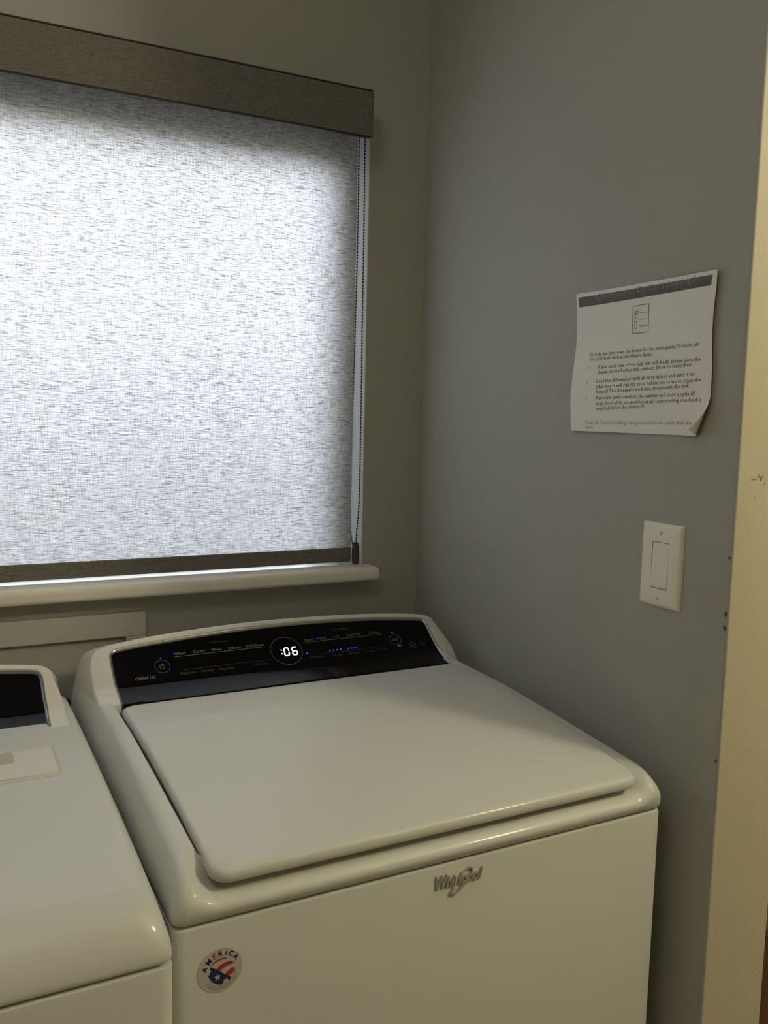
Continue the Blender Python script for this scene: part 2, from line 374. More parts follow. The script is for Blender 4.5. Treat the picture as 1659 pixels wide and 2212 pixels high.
b = MB().tube([(tx-.006, ty-.003, 1.139), (tx-.0075, ty-.003, 1.1355), (tx-.006, ty-.003, 1.132)], .0011, 8); lb(b, 'tensioner_hook', MCHR, te, smooth=40)

# ================================================================ APPLIANCES
W_, D_ = .698, .702
def rr(u0, u1, v0, v1, r, d, n=9, m=26):
    """closed rounded-rectangle ring inset by d, counter-clockwise, always the same count"""
    u0 += d; u1 -= d; v0 += d; v1 -= d; r = min(r, (u1-u0)/2-1e-5, (v1-v0)/2-1e-5); P = []
    cs = ((u1-r, v0+r, -90), (u1-r, v1-r, 0), (u0+r, v1-r, 90), (u0+r, v0+r, 180))
    for q, (a, c, a0) in enumerate(cs):
        arc = [(a+r*math.cos(math.radians(a0+90*k/n)), c+r*math.sin(math.radians(a0+90*k/n))) for k in range(n+1)]
        P += arc
        nx_ = cs[(q+1) % 4]; s0 = arc[-1]; b0 = math.radians(nx_[2]); s1 = (nx_[0]+r*math.cos(b0), nx_[1]+r*math.sin(b0))
        P += [(s0[0]+(s1[0]-s0[0])*k/m, s0[1]+(s1[1]-s0[1])*k/m) for k in range(1, m)]
    return P

def zlid(v): s = .5325-v; return .9587+.0277*s-.1714*s*s

# console front face: s runs up the reclined face, u across; curls towards the lid at the foot
_fs = [-.03, -.010, 0.0, .0065, .018, .0335, .0435, .0515, .30]
_fv = [.5105, .5105, .5112, .5137, .533, .5565, .5660, .5721, .76298]
_fz = [.8950, .9350, .9499, .9548, .9580, .9640, .9695, .97497, 1.13406]
FU = [1.0]      # the dryer's console is a little narrower than the washer's
def face(u, s, dep=0.0):
    sl = .0275*max(0.0, 1-max(s, 0)/.045)**1.5
    uu = .36+(u-sl*(.13+.43*u/.7)-.36)*FU[0]
    def at(q): return np.array([np.interp(q, _fs, _fv), np.interp(q, _fs, _fz)])
    h = .006 if s > .012 else .0015; p = (at(s-h)+2*at(s)+at(s+h))/4 if s < .056 else at(s)
    t = at(s+h)-at(s-h); t /= np.linalg.norm(t); n = np.array([-t[1], t[0]])
    e = min(uu-.001, .697-uu); q = min(1, max(0, 1-e/.024)); drop = min(.030, .079*(1-math.sqrt(max(0, 1-q*q))))*sstep(.040, .004, s)
    return (uu, float(p[0]+n[0]*dep), float(p[1]+n[1]*dep)-drop)

O_L = [(.0195, -.028), (.019, .003), (.017, .030), (.017, .061), (.018, .0844), (.022, .1010)]
O_T = [(.022, .1010), (.028, .1120), (.040, .1190), (.066, .1262), (.146, .1362), (.273, .1440), (.380, .1450), (.503, .1408), (.582, .1350), (.640, .1280), (.668, .1222), (.682, .1120)]
O_R = [(.682, .1120), (.686, .0922), (.691, .0719), (.695, .0515), (.700, .0281), (.710, .0047), (.7115, -.028)]
C_L = [(.0545, -.028), (.0535, .0016), (.0515, .028), (.0500, .050), (.0497, .078), (.0500, .098)]
C_T = [(.0500, .098), (.0520, .1062), (.0585, .1124), (.0690, .1156), (.1271, .1222), (.260, .1320), (.380, .1345), (.470, .1325), (.549, .1280), (.603, .1222), (.655, .1155), (.6655, .1070)]
C_R = [(.6655, .1070), (.668, .0962), (.6685, .079), (.6692, .0549), (.6725, .028), (.679, .0100), (.685, -.028)]
def outl(a, b_, c, n=(32, 170, 32)):
    return np.concatenate([catmull(a, n[0])[:-1], catmull(b_, n[1])[:-1], catmull(c, n[2])])
OUT, CHO = outl(O_L, O_T, O_R), outl(C_L, C_T, C_R)
def inset2(P, d):
    t = np.gradient(P, axis=0); t /= np.linalg.norm(t, axis=1)[:, None]; n = np.stack([t[:, 1], -t[:, 0]], 1)
    return P+n*d
B_L = [(.000, .880), (.004, .915), (.008, .940), (.012, .960), (.017, .978), (.022, .986)]
B_T = [(.022, .986), (.028, .992), (.040, .9965), (.066, 1.000), (.146, 1.006), (.273, 1.011), (.380, 1.012), (.503, 1.010), (.582, 1.006), (.640, 1.000), (.668, .996), (.680, .988)]
B_R = [(.680, .988), (.684, .979), (.688, .960), (.692, .940), (.695, .915), (.698, .880)]
BCK = outl(B_L, B_T, B_R)

def appliance(root, lid, wide_roll):
    # cabinet (steel body)
    b = MB(); R0 = .014
    rg = [[(u, v, z) for u, v in rr(0, W_, 0, D_, R0, d)] for z, d in ((0.0, .004), (.012, 0), (.8655, 0), (.8683, .0008), (.8697, .0030), (.8700, .010))]
    b.loft(rg, True, True, True); b.build('cabinet', MAPP, root, smooth=35)
    # top deck
    if wide_roll: tv, tzv = [0, .008, .02, .035, .055, .08, .12, .235, .363, .5, .7], [.905, .912, .9195, .926, .931, .9345, .9385, .946, .952, .9545, .955]
    else: tv, tzv = [0, .02, .045, .1, .235, .363, .5, .7], [.9215, .9250, .9280, .9325, .9435, .9515, .9545, .955]
    def zt(v): return float(np.interp(v, tv, tzv))
    # shoulder profile: (inset, height fraction); the flanks lean in, the edge is rounded
    SH = [(0, .10), (.0006, .25), (.0020, .42), (.0043, .58), (.0072, .72), (.0104, .835), (.0138, .915), (.0175, .967), (.0222, .993), (.0265, 1.0)]
    seg = 120 if lid else 40
    def zdeck(u, v):
        z = zt(v)
        if lid:      # scooped front lip under the lid, rising towards both corners
            z -= (z-.9015)*sstep(.014, .050, min(u, W_-u))*sstep(.060, .022, v)
        return z
    def bulge(v, h): return 0 if wide_roll else .006*math.sin(math.pi*min(1.0, h))*sstep(.03, 0, v)
    rs = []
    for d, z in ((.0035, .8728), (.0012, .8738), (0, .8752)): rs.append([(u, v, z) for u, v in rr(0, W_, 0, D_, .014+.7*d, d, 9, seg)])
    for d, h in SH: rs.append([(u, v-bulge(v, h), .876+(zdeck(u, v)-.876)*h) for u, v in rr(0, W_, 0, D_, .014+.7*d, d, 9, seg)])
    if lid:
        g = .0045; A = rr(0, W_, 0, D_, .014+.7*.0265, .0265, 9, seg)
        B = rr(.0433-g, .6547+g, .0285, .560, .024, 0, 9, seg)
        for t in np.linspace(0, 1, 8)[1:]:
            rs.append([((1-t)*p[0]+t*q[0], (1-t)*p[1]+t*q[1], zdeck((1-t)*p[0]+t*q[0], (1-t)*p[1]+t*q[1])) for p, q in zip(A, B)])
        for d, dz in ((.0006, -.0006), (.0012, -.0022), (.0018, -.020), (.004, -.026), (.05, -.026), (.15, -.026)):
            rs.append([(u, v, min(zt(v), .93 if v < .05 else 9)+dz) for u, v in rr(.0433-g, .6547+g, .0285, .560, .024, d, 9, seg)])
    else:
        for d in list(np.linspace(.03, .07, 10))+list(np.linspace(.078, .34, 26)): rs.append([(u, v, zt(v)) for u, v in rr(0, W_, 0, D_, .035, float(d), 9, seg)])
    b = MB(); b.loft(rs, True, True, True); b.build('top_deck', MAPP, root, smooth=50)
    # console housing
    def ring(P, dep): return [face(u, s, dep) for u, s in P]
    rk = [(.35+(u-.35)*(1-(1-FU[0])*.6), D_-.002, z) for u, z in BCK]
    near = ring(inset2(OUT, -.0006), -.011)
    mid = [tuple(np.array(rk[i])*.5+np.array(near[i])*.5+np.array((0, 0, .003))) for i in range(len(rk))]
    back_in = [(.35+(u-.35)*.97, D_-.001, max(.88, z-.006)) for u, z in BCK]
    rings = [back_in, rk, mid, near, ring(inset2(OUT, -.0002), -.004), ring(inset2(OUT, .0012), -.0012), ring(inset2(OUT, .0035), 0.0),
             ring(CHO, 0.0), ring(inset2(CHO, .0010), -.0012), ring(inset2(CHO, .0012), -.010)]
    b = MB(); b.loft([r[::-1] for r in rings], False)
    b.F.append(tuple(range(len(BCK))[::-1])); b.build('console', MPL, root, smooth=38)
    # chrome trim inside the opening
    rings = [ring(inset2(CHO, .0010), -.0022), ring(inset2(CHO, .0022), -.0010), ring(inset2(CHO, .0048), -.0022), ring(inset2(CHO, .0062), -.0052)]
    b = MB(); b.loft([r[::-1] for r in rings], False); b.build('panel_trim', MCHR, root, smooth=50, label='chrome trim around the control panel')
    # black panel
    Ls, Rs = ([-.012, .0016, .028, .05, .098, .14], [.0525, .052, .050, .0485, .0485, .0485]), ([-.012, .01, .028, .0549, .079, .14], [.686, .681, .674, .6705, .670, .670])
    T = catmull(C_T, 60)
    V = []; nu, ns = 90, 46
    for j in range(ns+1):
        for i in range(nu+1):
            a = i/nu; ua = .0487+(.670-.0487)*a; top = float(np.interp(ua, T[:, 0], T[:, 1]))-.0018
            s = -.011+(top+.011)*j/ns
            u = float(np.interp(s, *Ls))*(1-a)+float(np.interp(s, *Rs))*a
            V.append(face(u, s, -.0045))
    F = [(j*(nu+1)+i, j*(nu+1)+i+1, (j+1)*(nu+1)+i+1, (j+1)*(nu+1)+i) for j in range(ns) for i in range(nu)]
    cpn = obj('control_panel', V, F, MBLACK, root, smooth=60, label='glossy black control panel')
    return cpn

wm = empty('washing_machine', (-.74112, -.81737, 0), .013826)
tag(wm, 'white top-load washer with black control console beside the right wall, display lit :06', 'washing machine')
cp1 = appliance(wm, True, False)

# lid
b = MB(); LU0, LU1, LV0, LV1 = .0433, .6547, .0015, .488
rings = []
for d, dz in ((.012, -.0155), (.0018, -.0150), (.0002, -.0128), (0, -.0080), (.0006, -.0042), (.0022, -.0016), (.0050, -.0003), (.009, 0)):
    rings.append([(u, v, zlid(v)+dz) for u, v in rr(LU0, LU1, LV0, LV1, .020, d)])
for d in np.linspace(.02, .2425, 22): rings.append([(u, v, zlid(v)) for u, v in rr(LU0, LU1, LV0, LV1, .020, float(d))])
b.loft(rings, True, True, True); b.build('lid', MAPP, wm, smooth=50, label='closed flat white lid')
b = MB().box(.040, .658, .488, .500, .928, .944); b.build('hinge_gap_shade', MGAP, wm)  # black strip stands in for the shade in the gap behind the lid
# rubber bumper dot on the lid's left edge
b = MB().box(.0405, .0445, .060, .067, .918, .9225, .0008); b.build('lid_bumper', MDARK, wm)

# --- printing on the washer's control panel
PD = -.0041
def on_panel(V2, u0, s0, dep=PD): return [face(u0+x, s0+y, dep) for x, y in V2]
def ptext(txt, u, s, w, size, m, name, align='CENTER', **k):
    V, F = text_mesh(txt, size, align, width=w, **k)
    # subdivide not needed: the face is flat where lettering stands
    return obj(name, on_panel(V, u, s), F, m, cp1)
def pline(u0, u1, s0, s1, m, w=.0009):
    V = [(u0, s0-w/2), (u1, s1-w/2), (u1, s1+w/2), (u0, s0+w/2)]; return obj('printed_line', on_panel(V, 0, 0), [(0, 1, 2, 3)], m, cp1)
def pring(u, s, R, w, m, name, n=48):
    V = [(R*math.cos(2*math.pi*k/n)*q, R*math.sin(2*math.pi*k/n)*q) for q in (1-w/R/2, 1+w/R/2) for k in range(n)]
    return obj(name, on_panel(V, u, s), [(k, (k+1) % n, n+(k+1) % n, n+k) for k in range(n)], m, cp1)
def pdot(u, s, R, m, name='indicator_light', n=12):
    V = [(R*math.cos(2*math.pi*k/n), R*math.sin(2*math.pi*k/n)) for k in range(n)]; return obj(name, on_panel(V, u, s, PD+.0002), [tuple(range(n))], m, cp1)
SZ = .0088
for t, u, s, w in (('Mixed', .171, .0907, .0160), ('Casuals', .203, .0907, .0200), ('Whites', .234, .0907, .0180), ('Delicates', .267, .0907, .0230), ('Bulky/Sheets', .3050, .0907, .0330),
                   ('Normal', .4095, .0907, .0175), ('Quick', .4385, .0907, .0135), ('Cold', .466, .0912, .0105), ('Deep Water', .502, .0912, .0275), ('ColorLast', .545, .0912, .0225)):
    ptext(t, u, s, w, SZ, MINK, 'printed_word')
for t, u, s, w in (('Delay Start', .175, .0502, .0260), ('End Beep', .209, .0502, .0215), ('Deep Clean', .243, .0502, .0255), ('Utility Tools', .3040, .0510, .0250),
                   ('Temperature', .4140, .0518, .0285), ('Soil Level', .4545, .0508, .0190), ('Spin Speed', .4885, .0508, .0220), ('Extra Rinse', .5215, .0508, .0200), ('Presoak', .550, .0518, .0140)):
    ptext(t, u, s, w, SZ*.85, MINKD, 'printed_word')
ptext('WHAT TO WASH', .241, .1075, .0330, SZ*.62, MINKD, 'printed_word'); ptext('HOW TO WASH', .478, .1075, .0320, SZ*.62, MINKD, 'printed_word')
pline(.159, .3225, .0875, .0882, MINK); pline(.396, .561, .0882, .0882, MINK); pline(.169, .327, .0592, .0600, MINKD, .0006); pline(.413, .560, .0592, .0600, MINKD, .0006)
pring(.3603, .0748, .0297, .0008, MINK, 'display_ring', 72)
pring(.1345, .0712, .0128, .0006, MINK, 'power_button'); pring(.5835, .0725, .0118, .0007, MINK, 'start_button')
# power symbol
n = 26; A = [math.radians(120+300*k/n) for k in range(n+1)]
V = [(q*math.cos(a), q*math.sin(a)) for q in (.0040, .0049) for a in A]; F = [(k, k+1, n+2+k, n+1+k) for k in range(n)]
V += [(-.0005, .0008), (.0005, .0008), (.0005, .0058), (-.0005, .0058)]; F.append((2*n+2, 2*n+3, 2*n+4, 2*n+5))
obj('power_symbol', on_panel(V, .1345, .0708), F, MINK, cp1)
# start / pause symbol
tri = [(-.0048, -.0036), (.0016, 0), (-.0048, .0036)]; tin = [(-.0040, -.0022), (-.0001, 0), (-.0040, .0022)]
V = tri+tin+[(.0022, -.0034), (.0030, -.0034), (.0030, .0034), (.0022, .0034), (.0040, -.0034), (.0048, -.0034), (.0048, .0034), (.0040, .0034)]
obj('start_pause_symbol', on_panel(V, .5835, .0725), [(0, 1, 4, 3), (1, 2, 5, 4), (2, 0, 3, 5), (6, 7, 8, 9), (10, 11, 12, 13)], MINK, cp1)
pring(.6150, .0548, .0066, .0009, MINK, 'cycle_icon', 24); 
V = [(-.0045, .0012), (-.002, -.0016), (0, -.0006), (.002, -.0016), (.0045, .0012), (.002, -.0004), (0, .0008), (-.002, -.0004)]
obj('cycle_icon', on_panel(V, .6150, .0548), [(0, 1, 2, 7), (7, 2, 6), (6, 2, 5), (5, 2, 3, 4)], MINK, cp1)
pring(.6375, .0570, .0062, .0007, MINKD, 'cycle_icon', 24); pline(.633, .643, .0545, .0545, MINKD, .0008); pline(.634, .642, .0590, .0590, MINKD, .0007)
for u, s in ((.160, .0937), (.1345, .0878), (.427, .0937), (.397, .064), (.4425, .064), (.450, .064), (.4575, .064), (.4650, .064), (.480, .0642), (.4873, .0642), (.4945, .0642), (.5835, .0893)):
    pdot(u, s, .0013, MLED)
pdot(.5850, .0575, .0016, MLEDT, 'control_lock_light'); ptext('lock', .5905, .0560, .0060, .0050, MLEDT, 'printed_word')
# seven segment digits :06
def digit(segs, u0, w=.0105, h=.0165, t=.0024, g=.0004, sh=.10):
    V = []; F = []
    def hs(y):
        k = len(V); V.extend([(g+t*.3, y), (g+t*.8, y+t/2), (w-g-t*.8, y+t/2), (w-g-t*.3, y), (w-g-t*.8, y-t/2), (g+t*.8, y-t/2)]); F.append(tuple(range(k, k+6))[::-1])
    def vs(x, y0, y1):
        k = len(V); V.extend([(x, y0+g), (x+t/2, y0+g+t*.5), (x+t/2, y1-g-t*.5), (x, y1-g), (x-t/2, y1-g-t*.5), (x-t/2, y0+g+t*.5)]); F.append(tuple(range(k, k+6)))
    for c in segs:
        {'a': lambda: hs(h), 'g': lambda: hs(h/2), 'd': lambda: hs(0), 'f': lambda: vs(t*.4, h/2, h), 'e': lambda: vs(t*.4, 0, h/2), 'b': lambda: vs(w-t*.4, h/2, h), 'c': lambda: vs(w-t*.4, 0, h/2)}[c]()
    V = [(x+(y-h/2)*sh, y) for x, y in V]
    obj('lit_digit', on_panel(V, u0, .0640, PD+.0002), F, MDIG, cp1)
digit('abcdef', .3545); digit('acdefg', .3700)
pdot(.3505, .0770, .0013, MDIG, 'lit_colon_dot'); pdot(.3500, .0690, .0013, MDIG, 'lit_colon_dot')
ptext('cabrio', .1025, .0490, .0335, .0120, MINK, 'printed_logo')

# --- badge on the front: raised script lettering with a swoosh
def on_front(P2, dep): return [(u, -dep, z) for u, z in P2]
bd = empty('brand_badge', (0, 0, 0)); bd.parent = wm
V, F = text_mesh('Whirlpool', .0215, 'LEFT', shear=.25, bold=.0006, width=.0690, res=3)
# slight rise to the right, the W larger
P2 = [(.3215+x, .8405+y*(1.12 if x < .018 else .93)+x*.02) for x, y in V]; n = len(P2)
edge = {}
for f in F:
    for i in range(len(f)):
        e = (f[i], f[(i+1) % len(f)]); edge[e] = edge.get(e, 0)+1
sides = [(a, b_, b_+n, a+n) for (a, b_) in edge if (b_, a) not in edge]
obj('raised_letters', on_front(P2, .0022)+on_front(P2, 0), F+sides, MLOGO, bd)
sw = catmull([(.3480, .8380), (.3455, .8345), (.3434, .8312), (.3468, .8300), (.3520, .8312), (.3600, .8368), (.3680, .8440), (.3730, .8510), (.3745, .8562), (.3725, .8592), (.3682, .8590), (.3625, .8560), (.3585, .8532)], 60)
wd = [.0004+.0011*math.sin(math.pi*min(1, (k+6)/62))**.6 for k in range(60)]
o1, o2 = [], []
t = np.gradient(sw, axis=0); t /= np.linalg.norm(t, axis=1)[:, None]
for k in range(60):
    nn = np.array([t[k][1], -t[k][0]]); o1.append(tuple(sw[k]+nn*wd[k])); o2.append(tuple(sw[k]-nn*wd[k]))
b = MB(); b.loft([on_front(o1, 0), on_front(o1, .0026), on_front(o2, .0026), on_front(o2, 0)], False); b.build('swoosh', MLOGO, bd)

# --- round sticker on the front
sk = empty('sticker', (0, 0, 0)); sk.parent = wm; sk['label'] = 'round clear sticker with navy and red AMERICA flag print'
SC = (.0508, .8150)
V = [(SC[0]+.0252*math.cos(2*math.pi*k/56), SC[1]+.0252*math.sin(2*math.pi*k/56)) for k in range(56)]
obj('sticker_film', on_front(V, .0004)+on_front(V, -.0001), [tuple(range(56))]+[(k, 56+k, 56+(k+1) % 56, (k+1) % 56) for k in range(56)], MSTK, sk)
def poly(P, m, name, dep=.0006):
    import mathutils
    tri_ = mathutils.geometry.tessellate_polygon([[Vector((u, z, 0)) for u, z in P]])
    return obj(name, on_front(P, dep), [tuple(t_) for t_ in tri_], m, sk)
poly([(.0413, .8235), (.044, .8263), (.048, .828), (.0524, .8288), (.058, .8278), (.0585, .8263), (.053, .8269), (.0485, .8261), (.045, .8248), (.042, .8223)], MRED, 'red_stripe')
poly([(.047, .818), (.051, .8207), (.056, .8224), (.061, .8229), (.0645, .8225), (.0663, .8190), (.061, .8186), (.056, .8174), (.0535, .8159), (.051, .8137)], MRED, 'red_stripe')
poly([(.0565, .809), (.06, .8124), (.0635, .8137), (.0673, .8141), (.0676, .8102), (.0651, .8078), (.0625, .807), (.0613, .8045)], MRED, 'red_stripe')
poly([(.0401, .8216), (.0465, .8174), (.051, .8137), (.0565, .8090), (.0631, .8040), (.0631, .8021), (.0608, .8007), (.059, .8033), (.0583, .8051), (.057, .8029), (.055, .803), (.0545, .7995), (.0535, .7985), (.0505, .7986), (.048, .7996), (.044, .8021), (.0411, .8051), (.0386, .8094), (.0376, .813), (.0391, .8118), (.0396, .8153), (.0416, .8165), (.0396, .8184)], MNAVY, 'blue_map')
c0 = (.0480, .8078); S = []
for k in range(10):
    R = .0044 if k % 2 == 0 else .0018; a = math.radians(90+36*k); S.append((c0[0]+R*math.cos(a), c0[1]+R*math.sin(a)))
poly(S, MSTK, 'white_star', .0008)
for chx, (u, z), m in zip('AMERICA', ((.0339, .8203), (.0384, .8279), (.0448, .8325), (.0517, .8343), (.0580, .8340), (.0632, .8317), (.0690, .8262)), (MNAVY, MNAVY, MRED, MNAVY, MNAVY, MNAVY, MNAVY)):
    V, F = text_mesh(chx, .0082, 'CENTER', bold=.00022); V[:, 1] -= .0029
    a = math.atan2(z-.8130, u-.0520)-math.pi/2; ca, sa = math.cos(a), math.sin(a)
    obj('sticker_letter', on_front([(u+x*ca-y*sa, z+x*sa+y*ca) for x, y in V], .0007), F, m, sk)
for R, a0, a1, w in ((.0178, 215, 352, .0005), (.0202, 222, 325, .0006)):
    k_ = 0
    a = a0
    rnd = random.Random(5)
    while a < a1:
        l = rnd.uniform(4, 11); n = 4
        P = [(SC[0]+.0005+(R+q)*math.cos(math.radians(a+l*i/n)), SC[1]-.001+(R+q)*math.sin(math.radians(a+l*i/n))) for q in (-w, w) for i in range(n+1)]
        obj('grey_print', on_front(P, .0006), [(i, n+1+i, n+2+i, i+1) for i in range(n)], MGREYP, sk); a += l+rnd.uniform(1, 2.5)

# dryer
dr = empty('dryer', (-.7475-.698*math.cos(.006), -.852-.698*math.sin(.006), -.012), .006)
tag(dr, 'white dryer with black control console left of the washer', 'dryer')
FU[0] = .92; appliance(dr, False, True); FU[0] = 1.0
# the machine stands on the floor: short levelling feet reach down
for o in [c for c in dr.children if c.name.startswith('cabinet')]:
    for v in o.data.vertices:
        if v.co.z < .02: v.co.z += .012
# lint screen cover: shallow moulded recess border, cover plate and tan finger grip
def zdk(v): return float(np.interp(v, [0, .008, .02, .035, .055, .08, .12, .235, .363, .5, .7], [.905, .912, .9195, .926, .931, .9345, .9385, .946, .952, .9545, .955]))
HU0, HU1, HV0, HV1 = .30, .634, .345, .440
rg = [[(u, v, zdk(v)+dz) for u, v in rr(HU0, HU1, HV0, HV1, .006, d, 5, 10)] for d, dz in ((-.0065, .0002), (-.0040, .0014), (-.0012, .0008), (0, -.0008))]
b = MB(); b.loft(rg, True); lc = b.build('lint_cover_rim', MTAN if False else MAPP, dr, smooth=50)
rg = [[(u, v, zdk(v)+dz) for u, v in rr(HU0, HU1, HV0, HV1, .005, d, 5, 10)] for d, dz in ((.0004, -.0008), (.0014, .0024), (.004, .0032), (.012, .0034), (.030, .0034), (.046, .0034))]
b = MB(); b.loft(rg, True, False, True); lcv = b.build('lint_screen_cover', MPL, dr, smooth=50)
rg = [[(u, v, zdk(v)+dz) for u, v in rr(.47, .583, .392, .432, .008, d, 5, 6)] for d, dz in ((0, .0037), (.003, .0038), (.012, .0038))]
b = MB(); b.loft(rg, True, False, True); b.build('finger_grip', MTAN, lcv, smooth=50, label='tan finger grip')

# black hose behind, between the two machines
b = MB()
hp = [(-.757+.010*math.sin(k*.35), -.060, .30+k*.02) for k in range(29)]
hp = catmull([(-.735, -.030, .30), (-.738, -.045, .60), (-.742, -.05, .80), (-.744, -.05, .868), (-.752, -.048, .884), (-.766, -.044, .872), (-.770, -.040, .80), (-.775, -.035, .40), (-.775, -.03, .10)], 150)
b.tube([p for p in hp], .0105, 12)
b2 = b.build('drain_hose', MDARK, smooth=40); tag(b2, 'black rubber hose looping up behind the gap between washer and dryer', 'hose')

# ================================================================ NOTICE ON THE WALL
# local 2D: a = distance from the left edge (towards the camera), z = height
pn = empty('paper_notice', (0, -.52, 1.40)); tag(pn, 'white printed check-out notice taped to the grey wall above the light switch, corner curled', 'paper')
PZ0, PZ1, PW = 1.397, 1.6185, .2915
def sheet(a, z, lift=0.0):
    """a, z on the flat sheet -> world point on the curled sheet"""
    off = .0032+.0012*math.sin(a*26+z*9)+.0010*math.sin(z*31+1)
    off += .006*sstep(.22, .29, a)*sstep(1.45, 1.62, z)**.5*.6
    off += .004*sstep(.05, 0, a)*(.5+.5*math.sin((z-1.40)*30))
    da = -.0015*math.sin((z-1.40)*28)*sstep(.1, 0, a) - .007*math.sin(math.pi*min(1, max(0, (1.60-z)/.11)))*sstep(.2, .29, a)*.55
    zz = z
    # lower right corner rolls forward about a diagonal fold
    nx_, nz_ = .913, -.407; t = (a-.2735)*nx_+(z-1.402)*nz_+.002
    aa = a+da
    if t > -.004:
        q = t+.004; R = .0085; th = q/R
        if th < 2.6: mv, hh = R*math.sin(th), R*(1-math.cos(th))
        else: mv, hh = R*math.sin(2.6)+(q-2.6*R)*math.cos(2.6), R*(1-math.cos(2.6))+(q-2.6*R)*math.sin(2.6)
        aa += (mv-q)*nx_; zz += (mv-q)*nz_; off += hh
    return (-(off+lift), -.52-aa, zz)
def lpn(V): return [(x, y+.52, z-1.40) for x, y, z in V]
NA, NZ = 90, 70; V = []; F = []
for j in range(NZ+1):
    for i in range(NA+1):
        a = PW*i/NA; fz = j/NZ; z0 = PZ0+.004*a/PW*0; V.append(sheet(a, PZ0+(PZ1+.0015*a/PW-PZ0)*fz))
for j in range(NZ):
    for i in range(NA):
        k = j*(NA+1)+i; F.append((k, k+1, k+NA+2, k+NA+1))
m = len(V); V2 = []
for j in range(NZ+1):
    for i in range(NA+1):
        a = PW*i/NA; V2.append(sheet(a, PZ0+(PZ1+.0015*a/PW-PZ0)*j/NZ, -.0003))
F2 = [tuple(q+m for q in f[::-1]) for f in F]
# paper back shows yellowish on the curled corner: second material on the reverse side
obj('sheet', lpn(V+V2), F+F2, None, pn, smooth=70, mats=[MPAPER, MPB], fm=[0]*len(F)+[1]*len(F2))
def pprint(V2, F, m, name, lift=.00035): return obj(name, lpn([sheet(a, z, lift) for a, z in V2]), F, m, pn)
# header band (subdivided so it follows the sheet)
n = 60; V = []
for i in range(n+1):
    f = i/n; V += [(.0055+.2765*f, 1.5966+.0036*f), (.0045+.2800*f, 1.6123+.0020*f)]
pprint(V, [(2*i, 2*i+2, 2*i+3, 2*i+1) for i in range(n)], MBAND, 'header_band', .0003)
V, F = text_mesh('Check out to Do List (cleaning)!', .0165, width=.208, res=2); pprint([(.045+x, 1.6046+x*.018+y*.8) for x, y in V], F, MTXTW, 'header_lettering', .0006)
# checklist icon
def rect_line(a0, z0, a1, z1, w):
    d = Vector((a1-a0, z1-z0)); L = d.length; d /= L; q = Vector((-d.y, d.x))*w/2
    return [(a0-q.x, z0-q.y), (a1-q.x, z1-q.y), (a1+q.x, z1+q.y), (a0+q.x, z0+q.y)]
V = []; F = []
for ln in ((.1280, 1.5465, .1280, 1.5875), (.1280, 1.5875, .1620, 1.5880), (.1620, 1.5880, .1620, 1.5470), (.1620, 1.5470, .1280, 1.5465)):
    k = len(V); V += rect_line(*ln, .0011); F.append((k, k+1, k+2, k+3))
for z in (1.5765, 1.5665, 1.5570):
    for ln in ((.1320, z-.0030, .1378, z-.0030), (.1378, z-.0030, .1378, z+.0030), (.1378, z+.0030, .1320, z+.0030), (.1320, z+.0030, .1320, z-.0030), (.1425, z, .1580, z)):
        k = len(V); V += rect_line(*ln, .0008); F.append((k, k+1, k+2, k+3))
for ln in ((.1332, 1.5772, .1350, 1.5750), (.1350, 1.5750, .1392, 1.5800)):
    k = len(V); V += rect_line(*ln, .0013); F.append((k, k+1, k+2, k+3))
pprint(V, F, MTXT, 'checklist_icon')
lines = [("To help me turn over the house for the next guest, I'd like to ask", .0356, 1.5168, .2340, .0042, MTXT),
         ("for your help with a few simple tasks.", .0362, 1.5095, .1370, .0022, MTXT),
         ("1.", .0350, 1.4955, .0040, .0, MTXTL), ("If you used one of the pull out sofa beds, please leave the", .0580, 1.4967, .2140, .0034, MTXT),
         ("sheets on the bed so the cleaners know to wash them", .0568, 1.4882, .1990, .0052, MTXT),
         ("2.", .0345, 1.4735, .0045, .0, MTXTL), ("Load the dishwasher with all dirty dishes and turn it on", .0566, 1.4742, .2040, .0060, MTXT),
         ("(that way it will run it's cycle before we come to clean the", .0573, 1.4656, .2160, .0062, MTXT),
         ("house)! The detergent pods are underneath the sink", .0578, 1.4573, .1940, .0070, MTXT),
         ("3.", .0345, 1.4475, .0045, .0, MTXTL), ("Put some used towels in the washer and start a cycle (if", .0586, 1.4478, .2050, .0052, MTXT),
         ("they don't all fit, no worries at all - just starting one load is", .0592, 1.4390, .2170, .0060, MTXT),
         ("very helpful for the cleaners!)", .0598, 1.4308, .1040, .0050, MTXT),
         ("That's it! There's nothing else you need to do other than the", .0345, 1.4085, .2270, .0040, MTXTL), ("above.", .0350, 1.4010, .0200, 0, MTXTL)]
for t_, a, z, w, rise, m in lines:
    V, F = text_mesh(t_, .0082, width=w, res=1, bold=.00012); pprint([(a+x, z+rise*x/w+y) for x, y in V], F, m, 'text_line')

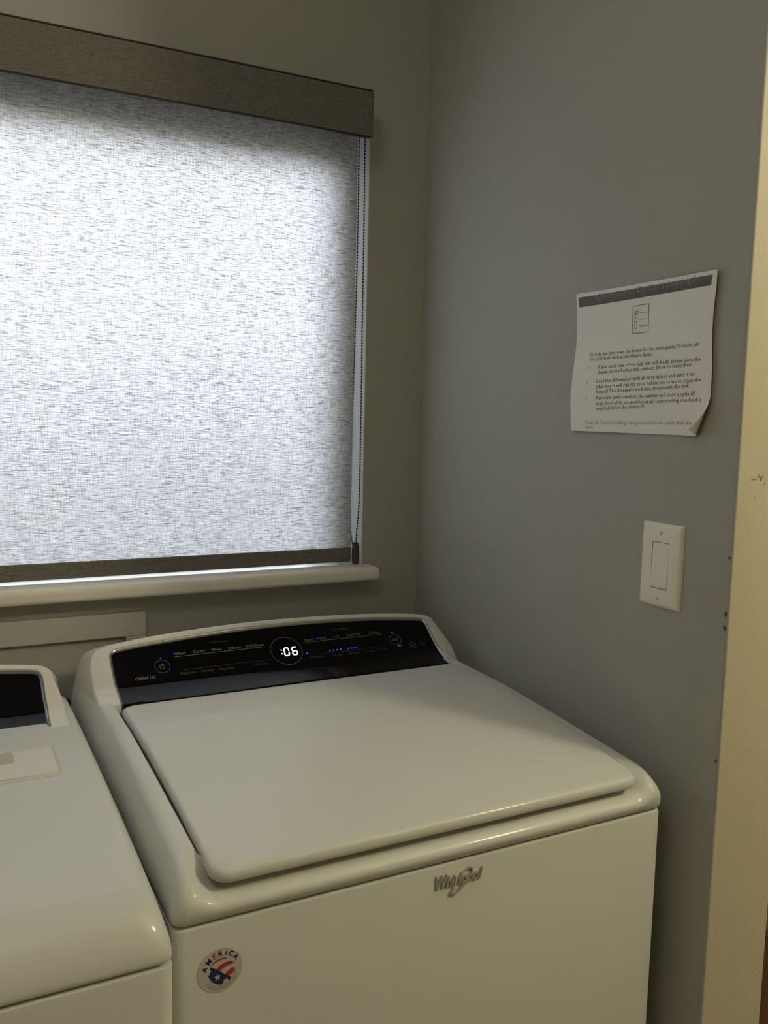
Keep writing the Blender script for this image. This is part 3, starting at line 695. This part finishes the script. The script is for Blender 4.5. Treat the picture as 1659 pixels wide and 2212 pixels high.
# ================================================================ LIGHT SWITCH
SY, SZ_ = -.7365, 1.2057
ls = empty('light_switch', (0, SY, SZ_)); tag(ls, 'ivory rocker light switch plate on the grey right wall', 'light switch')
hw, hh = .0397, .062; rw, rh = .0172, .0345
def rect(hw_, hh_, x, r=.002, n=4):
    P = []
    for (sy_, sz_, a0) in ((1, -1, -90), (1, 1, 0), (-1, 1, 90), (-1, -1, 180)):
        for k in range(n+1):
            a = math.radians(a0+90*k/n); P.append((x, sy_*(hw_-r)+r*math.cos(a), sz_*(hh_-r)+r*math.sin(a)))
    return P
b = MB(); b.loft([rect(hw, hh, 0), rect(hw, hh, -.0020), rect(hw-.0012, hh-.0012, -.0042), rect(hw-.0035, hh-.0035, -.0058), rect(hw-.0065, hh-.0065, -.0064), rect(rw, rh, -.0064, .001), rect(rw, rh, -.0020, .001)], True)
b.F = [f[::-1] for f in b.F]; b.build('wall_plate', MSW, ls, smooth=35)
b = MB(); b.loft([rect(rw+.001, rh+.001, -.0018, .001), rect(.0001, .0001, -.0018, .00005)], True); b.F = [f[::-1] for f in b.F]; b.build('switch_recess', MGAP, ls)
# rocker: pressed at the top, standing proud at the bottom
V = []; pw, ph = rw-.0006, rh-.0011
zs = [-ph, -ph+.002, -.002, .002, ph-.002, ph]; xs = [-.0072, -.0082, -.0066, -.0064, -.0052, -.0046]
for z, x in zip(zs, xs):
    for y in (-pw, -pw+.0012, pw-.0012, pw): V.append((x+(.0006 if abs(y) > pw-.0006 else 0), y, z))
F = [(j*4+i, (j+1)*4+i, (j+1)*4+i+1, j*4+i+1) for j in range(5) for i in range(3)]
k = len(V)
for z, y in ((-ph, -pw), (-ph, pw), (ph, pw), (ph, -pw)): V.append((-.001, y, z))
F += [(0, 1, 2, 3, k+1, k), (20, k+3, k+2, 23, 22, 21), tuple([0, k, k+3]+[4*j for j in range(5, 0, -1)]), tuple([3]+[4*j+3 for j in range(1, 6)]+[k+2, k+1])]
obj('rocker', V, F, MSWR, ls)
for sz_ in (1, -1):
    b = MB(); c = (0, sz_*.0484)
    b.loft([[(x, c[0]+r*math.cos(2*math.pi*k/16), c[1]+r*math.sin(2*math.pi*k/16)) for k in range(16)] for x, r in ((-.0060, .0034), (-.0072, .0032), (-.0077, .0024))], True, True, True)
    b.F = [f[::-1] for f in b.F]; s_ = b.build('screw', MSW, ls, smooth=40)
    a = math.radians(68 if sz_ > 0 else 60); l = .0026; w = .00045
    ca, sa = math.cos(a), math.sin(a)
    V = [(-.0079, c[0]-(p*l*ca-q*w*sa), c[1]+(p*l*sa+q*w*ca)) for p, q in ((-1, -1), (1, -1), (1, 1), (-1, 1))]
    obj('screw_slot', V, [(0, 1, 2, 3)], MSCUFF, s_)

# ================================================================ beyond the wall end
wc = empty('wooden_cabinet', (.50, -.55, 0)); tag(wc, 'dark reddish-brown wooden cabinet edge just past the end of the right wall', 'cabinet')
b = MB().box(-.355, .35, -.23, .27, .06, .595, .004); b.build('carcass', MWOOD, wc)
b = MB().box(-.3635, .36, -.24, .28, .595, .615, .004); b.build('cabinet_top', MWOOD, wc)
b = MB().box(-.33, .33, -.21, .25, 0, .06, .002); b.build('plinth', MWOOD, wc)
